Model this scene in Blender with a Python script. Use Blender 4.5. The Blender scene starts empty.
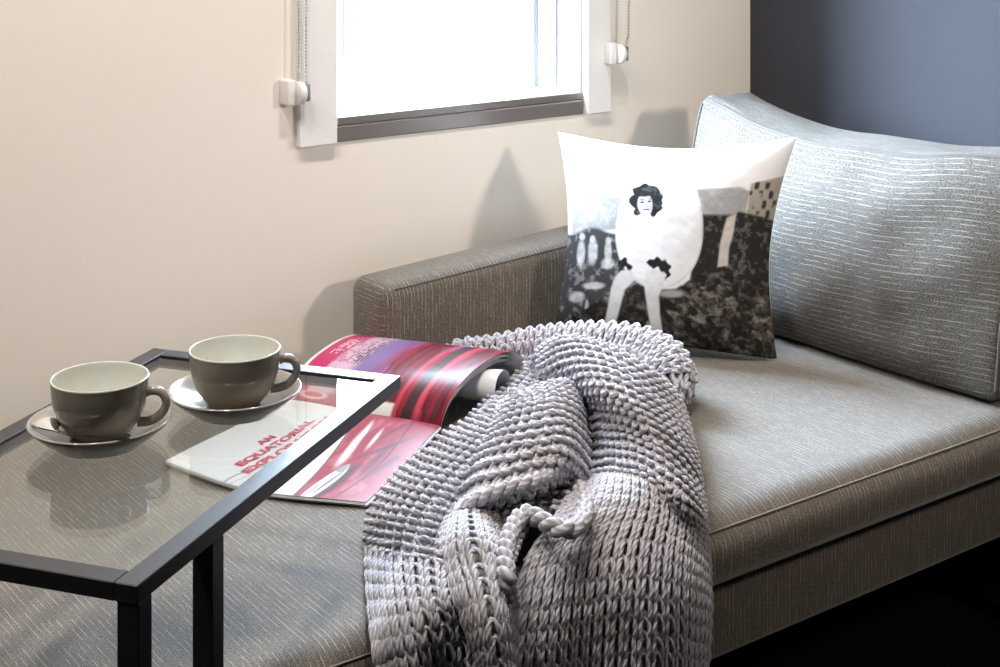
import bpy, bmesh, math
import numpy as np
from mathutils import Vector, Matrix, noise as mnoise

S = bpy.context.scene
COL = S.collection
# ------------------------------------------------------------------ camera, light, exposure
CAM_Y, CAM_Z, FOC, HOR = -2.22, 1.2, 1500.0, -110.0
FWD = np.array([.596, .803]); FWD /= np.linalg.norm(FWD); FX, FY = FWD
cam = bpy.data.objects.new('camera', bpy.data.cameras.new('camera')); COL.objects.link(cam)
cam.location = (0, CAM_Y, CAM_Z); cam.rotation_euler = (math.pi / 2, 0, -math.asin(FX))
cam.data.sensor_width = 36; cam.data.lens = 36 * FOC / 1000
cam.data.shift_y = (HOR - 333.5) / 1000
cam.data.clip_start = .05
S.camera = cam
S.view_settings.view_transform = 'Standard'; S.view_settings.look = 'None'
S.view_settings.exposure = 0.0; S.view_settings.gamma = 1.0; S.view_settings.use_curve_mapping = False
try:
    S.cycles.use_denoising = True; S.cycles.max_bounces = 10; S.cycles.transparent_max_bounces = 12
    S.cycles.sample_clamp_indirect = 6.0; S.cycles.caustics_refractive = False; S.cycles.caustics_reflective = False
except Exception: pass

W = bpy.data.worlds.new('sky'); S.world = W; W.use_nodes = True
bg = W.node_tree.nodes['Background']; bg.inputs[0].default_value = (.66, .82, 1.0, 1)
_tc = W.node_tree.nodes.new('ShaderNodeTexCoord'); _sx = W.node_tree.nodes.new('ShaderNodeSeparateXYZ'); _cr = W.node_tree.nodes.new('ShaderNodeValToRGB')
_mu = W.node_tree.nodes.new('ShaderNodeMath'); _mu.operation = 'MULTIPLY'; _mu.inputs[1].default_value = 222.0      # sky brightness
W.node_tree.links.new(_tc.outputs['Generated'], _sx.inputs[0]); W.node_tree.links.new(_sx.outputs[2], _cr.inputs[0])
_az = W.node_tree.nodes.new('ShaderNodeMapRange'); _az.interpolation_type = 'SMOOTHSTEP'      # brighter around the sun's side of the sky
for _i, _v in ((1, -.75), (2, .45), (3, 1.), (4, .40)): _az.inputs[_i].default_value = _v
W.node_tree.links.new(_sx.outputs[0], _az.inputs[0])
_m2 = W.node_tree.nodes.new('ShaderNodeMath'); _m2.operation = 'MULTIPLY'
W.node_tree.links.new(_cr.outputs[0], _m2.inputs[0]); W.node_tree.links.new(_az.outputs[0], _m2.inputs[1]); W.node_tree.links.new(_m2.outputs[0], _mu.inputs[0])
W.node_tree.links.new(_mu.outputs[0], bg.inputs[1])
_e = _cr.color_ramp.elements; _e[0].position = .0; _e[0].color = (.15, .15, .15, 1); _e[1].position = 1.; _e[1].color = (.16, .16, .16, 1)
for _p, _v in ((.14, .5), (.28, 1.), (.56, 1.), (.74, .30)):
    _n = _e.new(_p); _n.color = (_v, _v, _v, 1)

def area(name, loc, target, sx, sy, power, col, shape='RECTANGLE', portal=False):
    l = bpy.data.lights.new(name, 'AREA'); l.shape = shape; l.size = sx
    if shape == 'RECTANGLE': l.size_y = sy
    l.energy = power; l.color = col
    o = bpy.data.objects.new(name, l); COL.objects.link(o); o.location = loc
    o.rotation_euler = (Vector(target) - Vector(loc)).to_track_quat('-Z', 'Y').to_euler()
    if portal: l.cycles.is_portal = True
    return o
area('window_daylight_portal', (1.569, .16, 1.20), (1.569, -1, 1.20), .55, .80, 1, (1, 1, 1), portal=True)
area('room_lamp', (2.12, -2.1, 1.36), (1.6, -.1, .98), .20, .20, 4.0, (1.0, .89, .76), 'DISK').data.spread = math.radians(84)
for i, (x, y) in enumerate([(-.5, -.95), (.35, -.9), (1.2, -.88)]):
    area('ceiling_downlight', (x, y, 2.585), (x, y, 0), .16, .16, 21, (1.0, .93, .85), 'DISK')

# ------------------------------------------------------------------ helpers
def at(px, py, z):
    d = (CAM_Z - z) * FOC / (py - HOR); l = (px - 500) / FOC * d
    return np.array([FY * l + FX * d, -FX * l + FY * d + CAM_Y, z])
def aty(px, py, y):
    k = (px - 500) / FOC; d = (y - CAM_Y) / (FY - FX * k); l = k * d
    return np.array([FY * l + FX * d, y, CAM_Z - (py - HOR) * d / FOC])

def srgb(r, g, b):
    f = lambda c: (c / 255 / 12.92) if c / 255 <= .04045 else ((c / 255 + .055) / 1.055) ** 2.4
    return (f(r), f(g), f(b), 1)

class NT:
    def __init__(s, name):
        s.m = bpy.data.materials.new(name); s.m.use_nodes = True
        s.t = s.m.node_tree; s.t.nodes.clear()
        s.out = s.n('ShaderNodeOutputMaterial')
    def n(s, typ, **kw):
        x = s.t.nodes.new(typ)
        for k, v in kw.items(): setattr(x, k, v)
        return x
    def l(s, a, b): s.t.links.new(a, b)
    def val(s, sock, v):
        if hasattr(v, 'is_linked') or isinstance(v, bpy.types.NodeSocket): s.l(v, sock)
        else: sock.default_value = v
    def math(s, op, a, b=None, c=None, clamp=False):
        x = s.n('ShaderNodeMath', operation=op); x.use_clamp = clamp
        for i, v in enumerate((a, b, c)):
            if v is not None: s.val(x.inputs[i], v)
        return x.outputs[0]
    def mix(s, f, a, b, mode='MIX'):
        x = s.n('ShaderNodeMix', data_type='RGBA', blend_type=mode)
        s.val(x.inputs[0], f); s.val(x.inputs[6], a); s.val(x.inputs[7], b)
        return x.outputs[2]
    def noise(s, vec, scale, detail=2, rough=.5):
        x = s.n('ShaderNodeTexNoise'); x.inputs['Scale'].default_value = scale
        x.inputs['Detail'].default_value = detail; x.inputs['Roughness'].default_value = rough
        if vec is not None: s.l(vec, x.inputs['Vector'])
        return x.outputs[0]
    def ramp(s, f, lo, hi, a=0., b=1.):
        x = s.n('ShaderNodeMapRange'); x.interpolation_type = 'SMOOTHSTEP'
        s.val(x.inputs[0], f); x.inputs[1].default_value = lo; x.inputs[2].default_value = hi
        x.inputs[3].default_value = a; x.inputs[4].default_value = b
        return x.outputs[0]
    def bsdf(s, col, rough=.5, metal=0., spec=.5, coat=0., bump=None, bstr=.3, bdist=.001, sheen=0.):
        p = s.n('ShaderNodeBsdfPrincipled')
        s.val(p.inputs['Base Color'], col); s.val(p.inputs['Roughness'], rough)
        p.inputs['Metallic'].default_value = metal; p.inputs['Specular IOR Level'].default_value = spec
        p.inputs['Coat Weight'].default_value = coat; p.inputs['Coat Roughness'].default_value = .05
        p.inputs['Sheen Weight'].default_value = sheen
        if bump is not None:
            b = s.n('ShaderNodeBump'); b.inputs['Strength'].default_value = bstr; b.inputs['Distance'].default_value = bdist
            s.l(bump, b.inputs['Height']); s.l(b.outputs[0], p.inputs['Normal'])
        s.l(p.outputs[0], s.out.inputs[0])
        return s.m

def simple(name, col, rough=.5, metal=0., spec=.5, coat=0., grain=0., gscale=60):
    t = NT(name)
    tc = t.n('ShaderNodeTexCoord').outputs['Object']
    nz = t.noise(tc, gscale, 4, .6)
    c = t.mix(t.math('MULTIPLY', nz, grain), col, tuple(x * .7 for x in col[:3]) + (1,)) if grain else col
    return t.bsdf(c, rough, metal, spec, coat, bump=nz if grain else None, bstr=.08, bdist=.002)

M = {}
M['wall'] = simple('painted_plaster', srgb(238, 232, 223), .62, spec=.3, grain=.05, gscale=35)
M['dark_wall'] = simple('charcoal_painted_plaster', srgb(60, 61, 67), .55, spec=.12, grain=.05, gscale=30)
M['ceiling'] = simple('white_ceiling_paint', srgb(188, 184, 178), .8, grain=.03)
M['floor'] = simple('dark_carpet', srgb(34, 31, 30), .95, spec=.1, grain=.6, gscale=220)
M['trim'] = simple('white_gloss_paint', srgb(236, 235, 234), .35, grain=.03, gscale=20)
M['bronze'] = simple('bronze_aluminium', srgb(112, 104, 98), .38, metal=.35, grain=.1, gscale=90)
M['black_metal'] = simple('black_powder_coat', srgb(34, 34, 37), .38, spec=.6, grain=.1, gscale=300)
M['plastic'] = simple('white_plastic', srgb(228, 226, 222), .35)
M['bead'] = simple('nickel_beads', srgb(190, 186, 180), .3, metal=.8)
M['steel'] = simple('polished_steel', srgb(225, 225, 228), .1, metal=1.)
M['glaze_grey'] = simple('grey_brown_glaze', srgb(144, 138, 129), .14, spec=.5, coat=.25)
M['glaze_grey_lit'] = simple('grey_brown_glaze_lit', srgb(146, 139, 129), .14, spec=.5, coat=.3)  # lit copy of the grey-brown glaze, slightly paler, for the saucer undersides
M['glaze_cream'] = simple('cream_glaze', srgb(206, 205, 196), .15, spec=.6, coat=.6)
M['sofa_leg'] = simple('dark_stained_wood', srgb(34, 26, 22), .4, grain=.4, gscale=40)
M['facade'] = simple('pale_render', (.22, .22, .22, 1), .9, grain=.05, gscale=5)
M['far_glass'] = simple('dark_blue_glazing', (.045, .056, .070, 1), .9, spec=.0)
M['paper'] = simple('glossy_white_paper', srgb(226, 226, 226), .25)
M['red_ink'] = simple('crimson_ink', srgb(186, 52, 80), .35)
M['gasket'] = simple('dark_rubber_gasket', (.16, .17, .19, 1), .8, spec=.1)
M['screw'] = simple('screw_grey', srgb(120, 125, 135), .4, metal=.6)

def glass(name, tint):
    t = NT(name)
    tr = t.n('ShaderNodeBsdfTransparent'); tr.inputs[0].default_value = tint
    gl = t.n('ShaderNodeBsdfGlossy'); gl.inputs['Roughness'].default_value = .0
    fc = t.n('ShaderNodeLayerWeight').outputs['Facing']
    fr = t.math('ADD', t.math('MULTIPLY', t.math('POWER', fc, 5.), .95), .042)
    mx = t.n('ShaderNodeMixShader')
    t.l(fr, mx.inputs[0]); t.l(tr.outputs[0], mx.inputs[1]); t.l(gl.outputs[0], mx.inputs[2])
    t.l(mx.outputs[0], t.out.inputs[0])
    return t.m
M['glass'] = glass('clear_glass', (.95, .97, .96, 1))
M['pane'] = glass('window_glass', (.97, .98, .99, 1))

def fabric(name, base, lite, spacing, thr=.5, line_amt=.7, sheen=.4, spec=.25):
    """woven upholstery: heathered ground with broken pale threads along u, spaced along v (UV in metres)"""
    t = NT(name)
    uv = t.n('ShaderNodeUVMap'); uv.uv_map = 'UVMap'
    sp = t.n('ShaderNodeSeparateXYZ'); t.l(uv.outputs[0], sp.inputs[0])
    u, v = sp.outputs[0], sp.outputs[1]
    wob = t.noise(uv.outputs[0], 9, 2)
    vv = t.math('ADD', t.math('DIVIDE', v, spacing), t.math('MULTIPLY', wob, .22))
    idx = t.math('FLOOR', vv); fr = t.math('FRACT', vv)
    wn = t.n('ShaderNodeTexWhiteNoise', noise_dimensions='1D'); t.l(idx, wn.inputs['W'])
    off = t.math('ADD', t.math('MULTIPLY', wn.outputs[0], .24), .38)
    dist = t.math('ABSOLUTE', t.math('SUBTRACT', fr, off))
    line = t.ramp(dist, .04, .12, 1., 0.)
    cb = t.n('ShaderNodeCombineXYZ')
    t.l(t.math('ADD', t.math('MULTIPLY', u, 34.), t.math('MULTIPLY', wn.outputs[0], 83.)), cb.inputs[0])
    t.l(t.math('MULTIPLY', idx, 7.31), cb.inputs[1])
    dash = t.ramp(t.noise(cb.outputs[0], 1.0, 3, .6), thr - .06, thr + .1)
    dash = t.math('ADD', t.math('MULTIPLY', dash, .75), .10)
    mp = t.n('ShaderNodeMapping'); mp.inputs['Scale'].default_value = (430, 560, 1); t.l(uv.outputs[0], mp.inputs[0])
    gr = t.noise(mp.outputs[0], 1.0, 2, .7)
    mp2 = t.n('ShaderNodeMapping'); mp2.inputs['Scale'].default_value = (60, 1100, 1); t.l(uv.outputs[0], mp2.inputs[0])
    gr2 = t.noise(mp2.outputs[0], 1.0, 2, .7)
    g = t.math('ADD', t.math('MULTIPLY', gr, .8), t.math('MULTIPLY', gr2, .2))
    g = t.ramp(g, .34, .66)
    dk = tuple(c * .22 for c in base[:3]) + (1,)
    lt = tuple(min(1, c * 1.9) for c in base[:3]) + (1,)
    c = t.mix(g, dk, lt)
    lm = t.math('MULTIPLY', t.math('MULTIPLY', line, dash), line_amt)
    c = t.mix(lm, c, lite)
    h = t.math('ADD', t.math('MULTIPLY', g, .5), lm)
    return t.bsdf(c, .8, spec=spec, bump=h, bstr=.5, bdist=.0012, sheen=sheen)
M['fabric'] = fabric('grey_striped_weave', srgb(95, 87, 78), srgb(190, 178, 160), .0070, .50, .66)
M['fabric_cushion'] = fabric('grey_ribbed_weave', srgb(90, 86, 81), srgb(186, 179, 168), .0090, .48, .48, .06, .08)
M['seam'] = simple('pale_seam_thread', srgb(136, 127, 116), .9)
M['dark_seam'] = simple('grey_seam_cord', srgb(84, 80, 76), .9)

def wool():
    t = NT('lilac_grey_chunky_wool')
    uv = t.n('ShaderNodeUVMap'); uv.uv_map = 'UVMap'
    sp = t.n('ShaderNodeSeparateXYZ'); t.l(uv.outputs[0], sp.inputs[0])
    ply = t.math('SINE', t.math('ADD', t.math('MULTIPLY', sp.outputs[0], 620.), t.math('MULTIPLY', sp.outputs[1], 18.85)))
    tc = t.n('ShaderNodeTexCoord').outputs['Object']
    fuzz = t.noise(tc, 900, 3, .7)
    big = t.noise(tc, 14, 2)
    c = t.mix(t.ramp(ply, -.9, .6), srgb(138, 135, 142), srgb(194, 191, 199))
    c = t.mix(t.ramp(fuzz, .35, .7, 0., .45), c, srgb(212, 209, 217))
    c = t.mix(t.ramp(big, .4, .65, 0., .25), c, srgb(162, 155, 151))
    h = t.math('ADD', t.math('MULTIPLY', ply, .5), t.math('MULTIPLY', fuzz, .5))
    return t.bsdf(c, .95, spec=.1, bump=h, bstr=.7, bdist=.0012, sheen=.3)
M['wool'] = wool()

def painted(name, rough=.85, spec=.2, weave=0., coat=0.):
    t = NT(name)
    a = t.n('ShaderNodeVertexColor'); a.layer_name = 'print'
    tc = t.n('ShaderNodeTexCoord').outputs['Object']
    nz = t.noise(tc, 700, 2, .7)
    c = a.outputs[0]
    if weave: c = t.mix(t.math('MULTIPLY', nz, weave), c, (.25, .25, .25, 1))
    return t.bsdf(c, rough, spec=spec, coat=coat, bump=nz if weave else None, bstr=.25, bdist=.001)
M['print_cloth'] = painted('printed_cotton', .9, .15, .05)
M['print_paper'] = painted('printed_glossy_paper', .28, .14, 0., .03)

def obj(name, me, mat=None, parent=None, smooth=True):
    if mat is not None: me.materials.append(mat)
    if smooth and len(me.polygons): me.polygons.foreach_set('use_smooth', np.ones(len(me.polygons), bool))
    o = bpy.data.objects.new(name, me); COL.objects.link(o)
    if parent is not None: o.parent = parent
    return o
def tag(o, label=None, cat=None, group=None, kind=None):
    if label: o['label'] = label
    if cat: o['category'] = cat
    if group: o['group'] = group
    if kind: o['kind'] = kind
    return o
def empty(name, loc, rz=0):
    o = bpy.data.objects.new(name, None); COL.objects.link(o)
    o.location = loc; o.rotation_euler = (0, 0, rz); o.empty_display_size = .05
    return o

def raw_mesh(V, F, uv=None, col=None):
    """V (n,3), F (m,4) quads (numpy); uv per vertex, col per vertex"""
    me = bpy.data.meshes.new('mesh'); V = np.asarray(V, np.float32); F = np.asarray(F, np.int32)
    me.vertices.add(len(V)); me.vertices.foreach_set('co', V.ravel())
    k = F.shape[1]
    me.loops.add(F.size); me.loops.foreach_set('vertex_index', F.ravel())
    me.polygons.add(len(F)); me.polygons.foreach_set('loop_start', np.arange(0, F.size, k, dtype=np.int32))
    me.update(calc_edges=True); me.validate()
    if uv is not None:
        l = me.uv_layers.new(name='UVMap'); l.data.foreach_set('uv', np.asarray(uv, np.float32)[F.ravel()].ravel())
    if col is not None:
        c = me.color_attributes.new('print', 'FLOAT_COLOR', 'POINT')
        c.data.foreach_set('color', np.asarray(col, np.float32).ravel())
    return me
def grid_faces(n, m, wu=False, wv=False, off=0, flip=False):
    i = np.arange(n if wu else n - 1); j = np.arange(m if wv else m - 1)
    I, J = np.meshgrid(i, j, indexing='ij'); I2 = (I + 1) % n; J2 = (J + 1) % m
    F = np.stack([I * m + J, I2 * m + J, I2 * m + J2, I * m + J2], -1).reshape(-1, 4) + off
    return F[:, ::-1] if flip else F
def join(parts):
    """parts: list of (V,F,uv or None)"""
    V, F, U, o = [], [], [], 0
    for p in parts:
        v, f = np.asarray(p[0], float).reshape(-1, 3), np.asarray(p[1])
        u = p[2] if len(p) > 2 and p[2] is not None else np.zeros((len(v), 2))
        V.append(v); F.append(f + o); U.append(np.asarray(u).reshape(-1, 2)); o += len(v)
    return np.concatenate(V), np.concatenate(F), np.concatenate(U)

def bm_mesh(bm):
    me = bpy.data.meshes.new('mesh'); bm.to_mesh(me); bm.free(); return me
def box(x0, x1, y0, y1, z0, z1, bev=.0, seg=2, bm=None, rot=None):
    own = bm is None
    if own: bm = bmesh.new()
    r = bmesh.ops.create_cube(bm, size=1)
    vs = r['verts']
    bmesh.ops.scale(bm, vec=(x1 - x0, y1 - y0, z1 - z0), verts=vs)
    bmesh.ops.translate(bm, vec=((x0 + x1) / 2, (y0 + y1) / 2, (z0 + z1) / 2), verts=vs)
    if rot is not None: bmesh.ops.transform(bm, matrix=rot, verts=vs)
    if bev > 0:
        es = list({e for v in vs for e in v.link_edges})
        bmesh.ops.bevel(bm, geom=es, offset=bev, segments=seg, affect='EDGES', profile=.5)
    return bm
def boxobj(name, d, mat, parent=None, bev=.0, seg=2, smooth=False):
    return obj(name, bm_mesh(box(*d, bev=bev, seg=seg)), mat, parent, smooth)
def lathe(prof, n=64):
    P = np.array(prof); a = np.linspace(0, 2 * np.pi, n, endpoint=False)
    V = np.stack([P[:, None, 0] * np.cos(a), P[:, None, 0] * np.sin(a), np.repeat(P[:, 1:2], n, 1)], -1)
    return V.reshape(-1, 3), grid_faces(len(P), n, wv=True, flip=True)
def smooth_path(pts, n=40, closed=False):
    P = np.asarray(pts, float)
    t = np.arange(len(P)); T = np.linspace(0, len(P) - 1, n)
    out = []
    for q in T:
        i = min(int(q), len(P) - 2); f = q - i
        p0, p1, p2, p3 = P[max(i - 1, 0)], P[i], P[i + 1], P[min(i + 2, len(P) - 1)]
        out.append(.5 * (2 * p1 + (p2 - p0) * f + (2 * p0 - 5 * p1 + 4 * p2 - p3) * f * f + (3 * p1 - p0 - 3 * p2 + p3) * f ** 3))
    return np.array(out)
def tube(P, r, k=8, ref=None, cap=True):
    P = np.asarray(P, float); n = len(P); r = np.broadcast_to(r, (n,)).astype(float)
    T = np.gradient(P, axis=0); T /= np.linalg.norm(T, axis=1, keepdims=True) + 1e-12
    if ref is None: ref = np.array([.13, .21, .97])
    ref = np.broadcast_to(ref, (n, 3))
    B = np.cross(T, ref); B /= np.linalg.norm(B, axis=1, keepdims=True) + 1e-9
    N = np.cross(B, T)
    a = np.linspace(0, 2 * np.pi, k, endpoint=False)
    if cap:
        P = np.concatenate([P[:1], P, P[-1:]]); r = np.concatenate([[1e-5], r, [1e-5]])
        B = np.concatenate([B[:1], B, B[-1:]]); N = np.concatenate([N[:1], N, N[-1:]]); n += 2
    V = P[:, None] + r[:, None, None] * (np.cos(a)[None, :, None] * B[:, None] + np.sin(a)[None, :, None] * N[:, None])
    L = np.concatenate([[0], np.cumsum(np.linalg.norm(np.diff(P, axis=0), axis=1))])
    uv = np.stack([np.repeat(L[:, None], k, 1), np.repeat((np.arange(k) / k)[None], n, 0)], -1)
    return V.reshape(-1, 3), grid_faces(n, k, wv=True), uv.reshape(-1, 2)
def quad_mesh(parts):
    v, f, u = join(parts); return raw_mesh(v, f, u)

# numpy value noise
def _h(ix, iy, s):
    n = (ix * 374761393 + iy * 668265263 + s * 974711) & 0x7fffffff
    n = ((n ^ (n >> 13)) * 1274126177) & 0x7fffffff
    return ((n ^ (n >> 16)) & 0xffff) / 65535.
def vnoise(x, y, s=0):
    ix, iy = np.floor(x).astype(np.int64), np.floor(y).astype(np.int64)
    fx, fy = x - ix, y - iy; fx = fx * fx * (3 - 2 * fx); fy = fy * fy * (3 - 2 * fy)
    return (_h(ix, iy, s) * (1 - fx) + _h(ix + 1, iy, s) * fx) * (1 - fy) + (_h(ix, iy + 1, s) * (1 - fx) + _h(ix + 1, iy + 1, s) * fx) * fy
def fbm(x, y, s=0, o=4):
    r, a, t = 0, .5, 0
    for i in range(o):
        r = r + a * vnoise(x * 2 ** i, y * 2 ** i, s + i); t += a; a *= .55
    return r / t
def sst(x, a, b):
    t = np.clip((x - a) / (b - a), 0, 1); return t * t * (3 - 2 * t)
def poly(x, y, pts, soft=3.):
    """soft-edged polygon mask"""
    P = np.asarray(pts, float); inside = np.zeros(x.shape, bool); dmin = np.full(x.shape, 1e9)
    for (x0, y0), (x1, y1) in zip(P, np.roll(P, -1, 0)):
        c = ((y0 > y) != (y1 > y)) & (x < (x1 - x0) * (y - y0) / (y1 - y0 + 1e-12) + x0); inside ^= c
        dx, dy = x1 - x0, y1 - y0; t = np.clip(((x - x0) * dx + (y - y0) * dy) / (dx * dx + dy * dy + 1e-12), 0, 1)
        dmin = np.minimum(dmin, np.hypot(x - x0 - t * dx, y - y0 - t * dy))
    return sst(np.where(inside, dmin, -dmin), -soft, soft)
def ell(x, y, cx, cy, rx, ry, soft=.15, rot=0.):
    c, s = math.cos(rot), math.sin(rot); dx, dy = x - cx, y - cy
    return 1 - sst(np.hypot((dx * c + dy * s) / rx, (-dx * s + dy * c) / ry), 1 - soft, 1 + soft)
def mixc(c, m, col):
    col = np.asarray(col, float); return c * (1 - m[..., None]) + m[..., None] * col
def lin(r, g, b): return np.array(srgb(r, g, b)[:3])

# ------------------------------------------------------------------ the room
XW = 2.303            # dark wall
OX0, OX1, OZ0, OZ1 = 1.294, 1.846, .77, 1.58
def struct(name, me, mat, smooth=False):
    o = obj(name, me, mat, None, smooth); o['kind'] = 'structure'; return o
bm = bmesh.new()
for d in [(-2.2, OX0, 0, .2, 0, 2.6), (OX1, XW + .2, 0, .2, 0, 2.6), (OX0, OX1, 0, .2, 0, OZ0), (OX0, OX1, 0, .2, OZ1, 2.6)]:
    box(*d, bm=bm)
struct('wall_back', bm_mesh(bm), M['wall'])
struct('wall_right', bm_mesh(box(XW, XW + .2, -4.2, 0, 0, 2.6)), M['dark_wall'])
struct('wall_left', bm_mesh(box(-2.4, -2.2, -4.2, .2, 0, 2.6)), M['dark_wall'])
struct('wall_front', bm_mesh(box(-2.4, XW + .2, -4.4, -4.2, 0, 2.6)), M['dark_wall'])
struct('ceiling', bm_mesh(box(-2.4, XW + .2, -4.4, .2, 2.6, 2.75)), M['ceiling'])
struct('floor', bm_mesh(box(-2.4, XW + .2, -4.4, .2, -.1, 0)), M['floor'])
# window architrave boards
struct('trim_1', bm_mesh(box(1.2225, OX0, -.015, 0, OZ0, 1.66, .0015, 1)), M['trim'])
struct('trim_2', bm_mesh(box(OX1, 1.905, -.015, 0, OZ0, 1.66, .0015, 1)), M['trim'])
struct('trim_3', bm_mesh(box(OX0, OX1, -.015, 0, OZ1 - .02, 1.66, .0015, 1)), M['trim'])
# window
win = empty('window_1', (OX0, .13, OZ0)); win['kind'] = 'structure'
win.location = (0, 0, 0)
bm = box(OX0 + .001, OX1 - .001, -.004, .03, OZ0, .797, .002, 1); box(OX0 + .001, OX1 - .001, .0, .034, .797, .8115, .0015, 1, bm=bm)
obj('bronze_sill', bm_mesh(bm), M['bronze'], win, False)
bm = box(OX0, OX1, .034, .15, .785, .8105, .001, 1)
obj('window_sill', bm_mesh(bm), M['trim'], win, False)
bm = box(OX1 - .008, OX1 - .001, .004, .07, .8, OZ1, .001, 1); box(OX1 - .012, OX1 - .001, .072, .15, .81, OZ1, .001, 1, bm=bm)
box(OX0 + .001, OX0 + .008, .004, .07, .8, OZ1, .001, 1, bm=bm); box(OX0 + .001, OX0 + .012, .072, .15, .81, OZ1, .001, 1, bm=bm)
obj('reveal_lining', bm_mesh(bm), M['trim'], win, False)
for y0, y1, p in ((.0675, .0705, .0135), (.1245, .1295, .0165)):
    obj('gasket', bm_mesh(box(OX1 - p, OX1 - .009, y0, y1, .8107, OZ1 - .002)), M['gasket'], win, False)
bm = box(OX0 + .012, OX0 + .03, .13, .165, .81, OZ1, .002, 1); box(OX1 - .03, OX1 - .012, .13, .165, .81, OZ1, .002, 1, bm=bm)
box(OX0 + .03, OX1 - .03, .13, .165, .81, .824, .002, 1, bm=bm); box(OX0 + .03, OX1 - .03, .13, .165, OZ1 - .03, OZ1, .002, 1, bm=bm)
obj('window_frame', bm_mesh(bm), M['trim'], win, False)
obj('pane', bm_mesh(box(OX0 + .03, OX1 - .03, .146, .150, .824, OZ1 - .03)), M['pane'], win, False)
for px, py in [(343, 107.5), (357, 110.5), (513, 89.5), (533, 92.5)]:
    p = at(px, py, .8105); v, f = lathe([(.0001, .0), (.004, .0), (.004, .0012), (.0001, .0018)], 16)
    o = obj('screw_cap', raw_mesh(v, f), M['screw'], win); o.location = p
# building across the lane
fb = empty('neighbouring_building', (2.9, 3.2, 0)); tag(fb, 'overexposed white rendered building seen through the window glass', 'building')
def fbox(name, d, mat): 
    me = bm_mesh(box(d[0] - 2.9, d[1] - 2.9, d[2] - 3.2, d[3] - 3.2, d[4], d[5])); return obj(name, me, mat, fb, False)
fbox('wall', (.2, 7.5, 3.3, 3.5, -1.2, 1.7), M['facade'])
wf = fbox('window', (3.02, 3.44, 3.26, 3.30, .47, 1.35), M['facade'])
for k in range(2):
    for j in range(2):
        x0 = 3.05 + k * .19; z0 = .50 + j * .42
        me = bm_mesh(box(x0 - 2.9, x0 + .165 - 2.9, .045, .062, z0, z0 + .39)); o = obj('pane', me, M['far_glass'], wf, False)

# ------------------------------------------------------------------ upholstery
def uv_by_normal(me, cushion=False):
    """metre UVs: threads run at constant x on the top/front faces and level on the end faces"""
    uvl = me.uv_layers.new(name='UVMap') if 'UVMap' not in me.uv_layers else me.uv_layers['UVMap']
    for p in me.polygons:
        n = p.normal
        for li in p.loop_indices:
            c = me.vertices[me.loops[li].vertex_index].co
            if cushion: uvl.data[li].uv = (c.y + .3 * c.x, c.z - (c.x if abs(n.z) > .5 else 0.))
            elif abs(n.x) > .75: uvl.data[li].uv = (c.y, c.z)
            else: uvl.data[li].uv = (c.y + c.z * .9, c.x)
def soft_box(x0, x1, y0, y1, z0, z1, r, seg=6, cuts=24, fn=None):
    bm = box(x0, x1, y0, y1, z0, z1, bev=r, seg=seg)
    for ax, (a, b) in enumerate([(x0, x1), (y0, y1), (z0, z1)]):
        n = max(1, int((b - a) / (.06 if cuts else 9)))
        for k in range(1, n):
            no = [0, 0, 0]; no[ax] = 1; co = [0, 0, 0]; co[ax] = a + (b - a) * k / n
            if a + r < co[ax] < b - r:
                bmesh.ops.bisect_plane(bm, geom=bm.verts[:] + bm.edges[:] + bm.faces[:], plane_co=co, plane_no=no)
    if fn:
        for v in bm.verts: v.co = fn(v.co)
    me = bm_mesh(bm); return me

SEAT = .43
sofa = empty('chaise_sofa', (1.37, -.47, 0))
tag(sofa, 'grey woven chaise sofa with low arm along the window wall', 'sofa')
def spart(name, me, mat, smooth=True, parent=sofa):
    uv_by_normal(me)
    me.transform(Matrix.Translation((-1.37, .47, 0)))
    return obj(name, me, mat, parent, smooth)
def seat_fn(c):
    a = max(0, 1 - ((c.x - 1.3) / .85) ** 4) * max(0, 1 - ((c.y + .47) / .43) ** 4)
    z = c.z
    if c.z > .38: z += .008 * a + .002 * (mnoise.noise(Vector((c.x * 5, c.y * 5, 0))))
    y = c.y
    if c.y < -.85: y -= .012 * max(0, 1 - abs((c.z - .375) / .05) ** 2)
    return Vector((c.x, y, z))
seat = spart('seat', soft_box(.465, 2.25, -.892, -.05, .328, .422, .036, 8, fn=seat_fn), M['fabric'])
def seat_tube(name, P, r, mat, parent):
    v, f, u = tube(P, r, 6); v = v - np.array([1.37, -.47, 0]); return obj(name, raw_mesh(v, f, u), mat, parent)
sx = np.linspace(.52, 2.2, 60)
seat_tube('seam', np.stack([sx, -.893 + 0 * sx, +(.4095 + 0 * sx)], 1), .0012, M['seam'], seat)
base = spart('base', soft_box(.50, 2.27, -.845, -.052, .210, .335, .018, 4), M['fabric'])
def arm_fn(c):
    z = c.z
    if c.z > .45: z += .045 * (c.x - 1.3) / .8 + .004 * math.sin((c.y + .16) / .11 * math.pi)
    return Vector((c.x, c.y, z))
arm = spart('arm', soft_box(1.295, 2.2, -.162, -.048, .34, .553, .022, 6, fn=arm_fn), M['fabric'])
ax = np.linspace(1.318, 2.15, 40)
seat_tube('arm_seam', np.stack([ax, -.156 + 0 * ax, .5475 + .045 * (ax - 1.3) / .8], 1), .0014, M['dark_seam'], arm)
spart('back_frame', soft_box(2.16, 2.295, -.90, -.048, .21, .66, .03, 5), M['fabric'])
for x, y in [(.58, -.80), (.58, -.13), (2.15, -.80), (2.15, -.13)]:
    v, f = lathe([(.0001, 0), (.016, 0), (.024, .21), (.0001, .21)], 20)
    o = obj('leg', raw_mesh(v, f), M['sofa_leg'], sofa); o.location = (x - 1.37, y + .47, 0)

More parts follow.
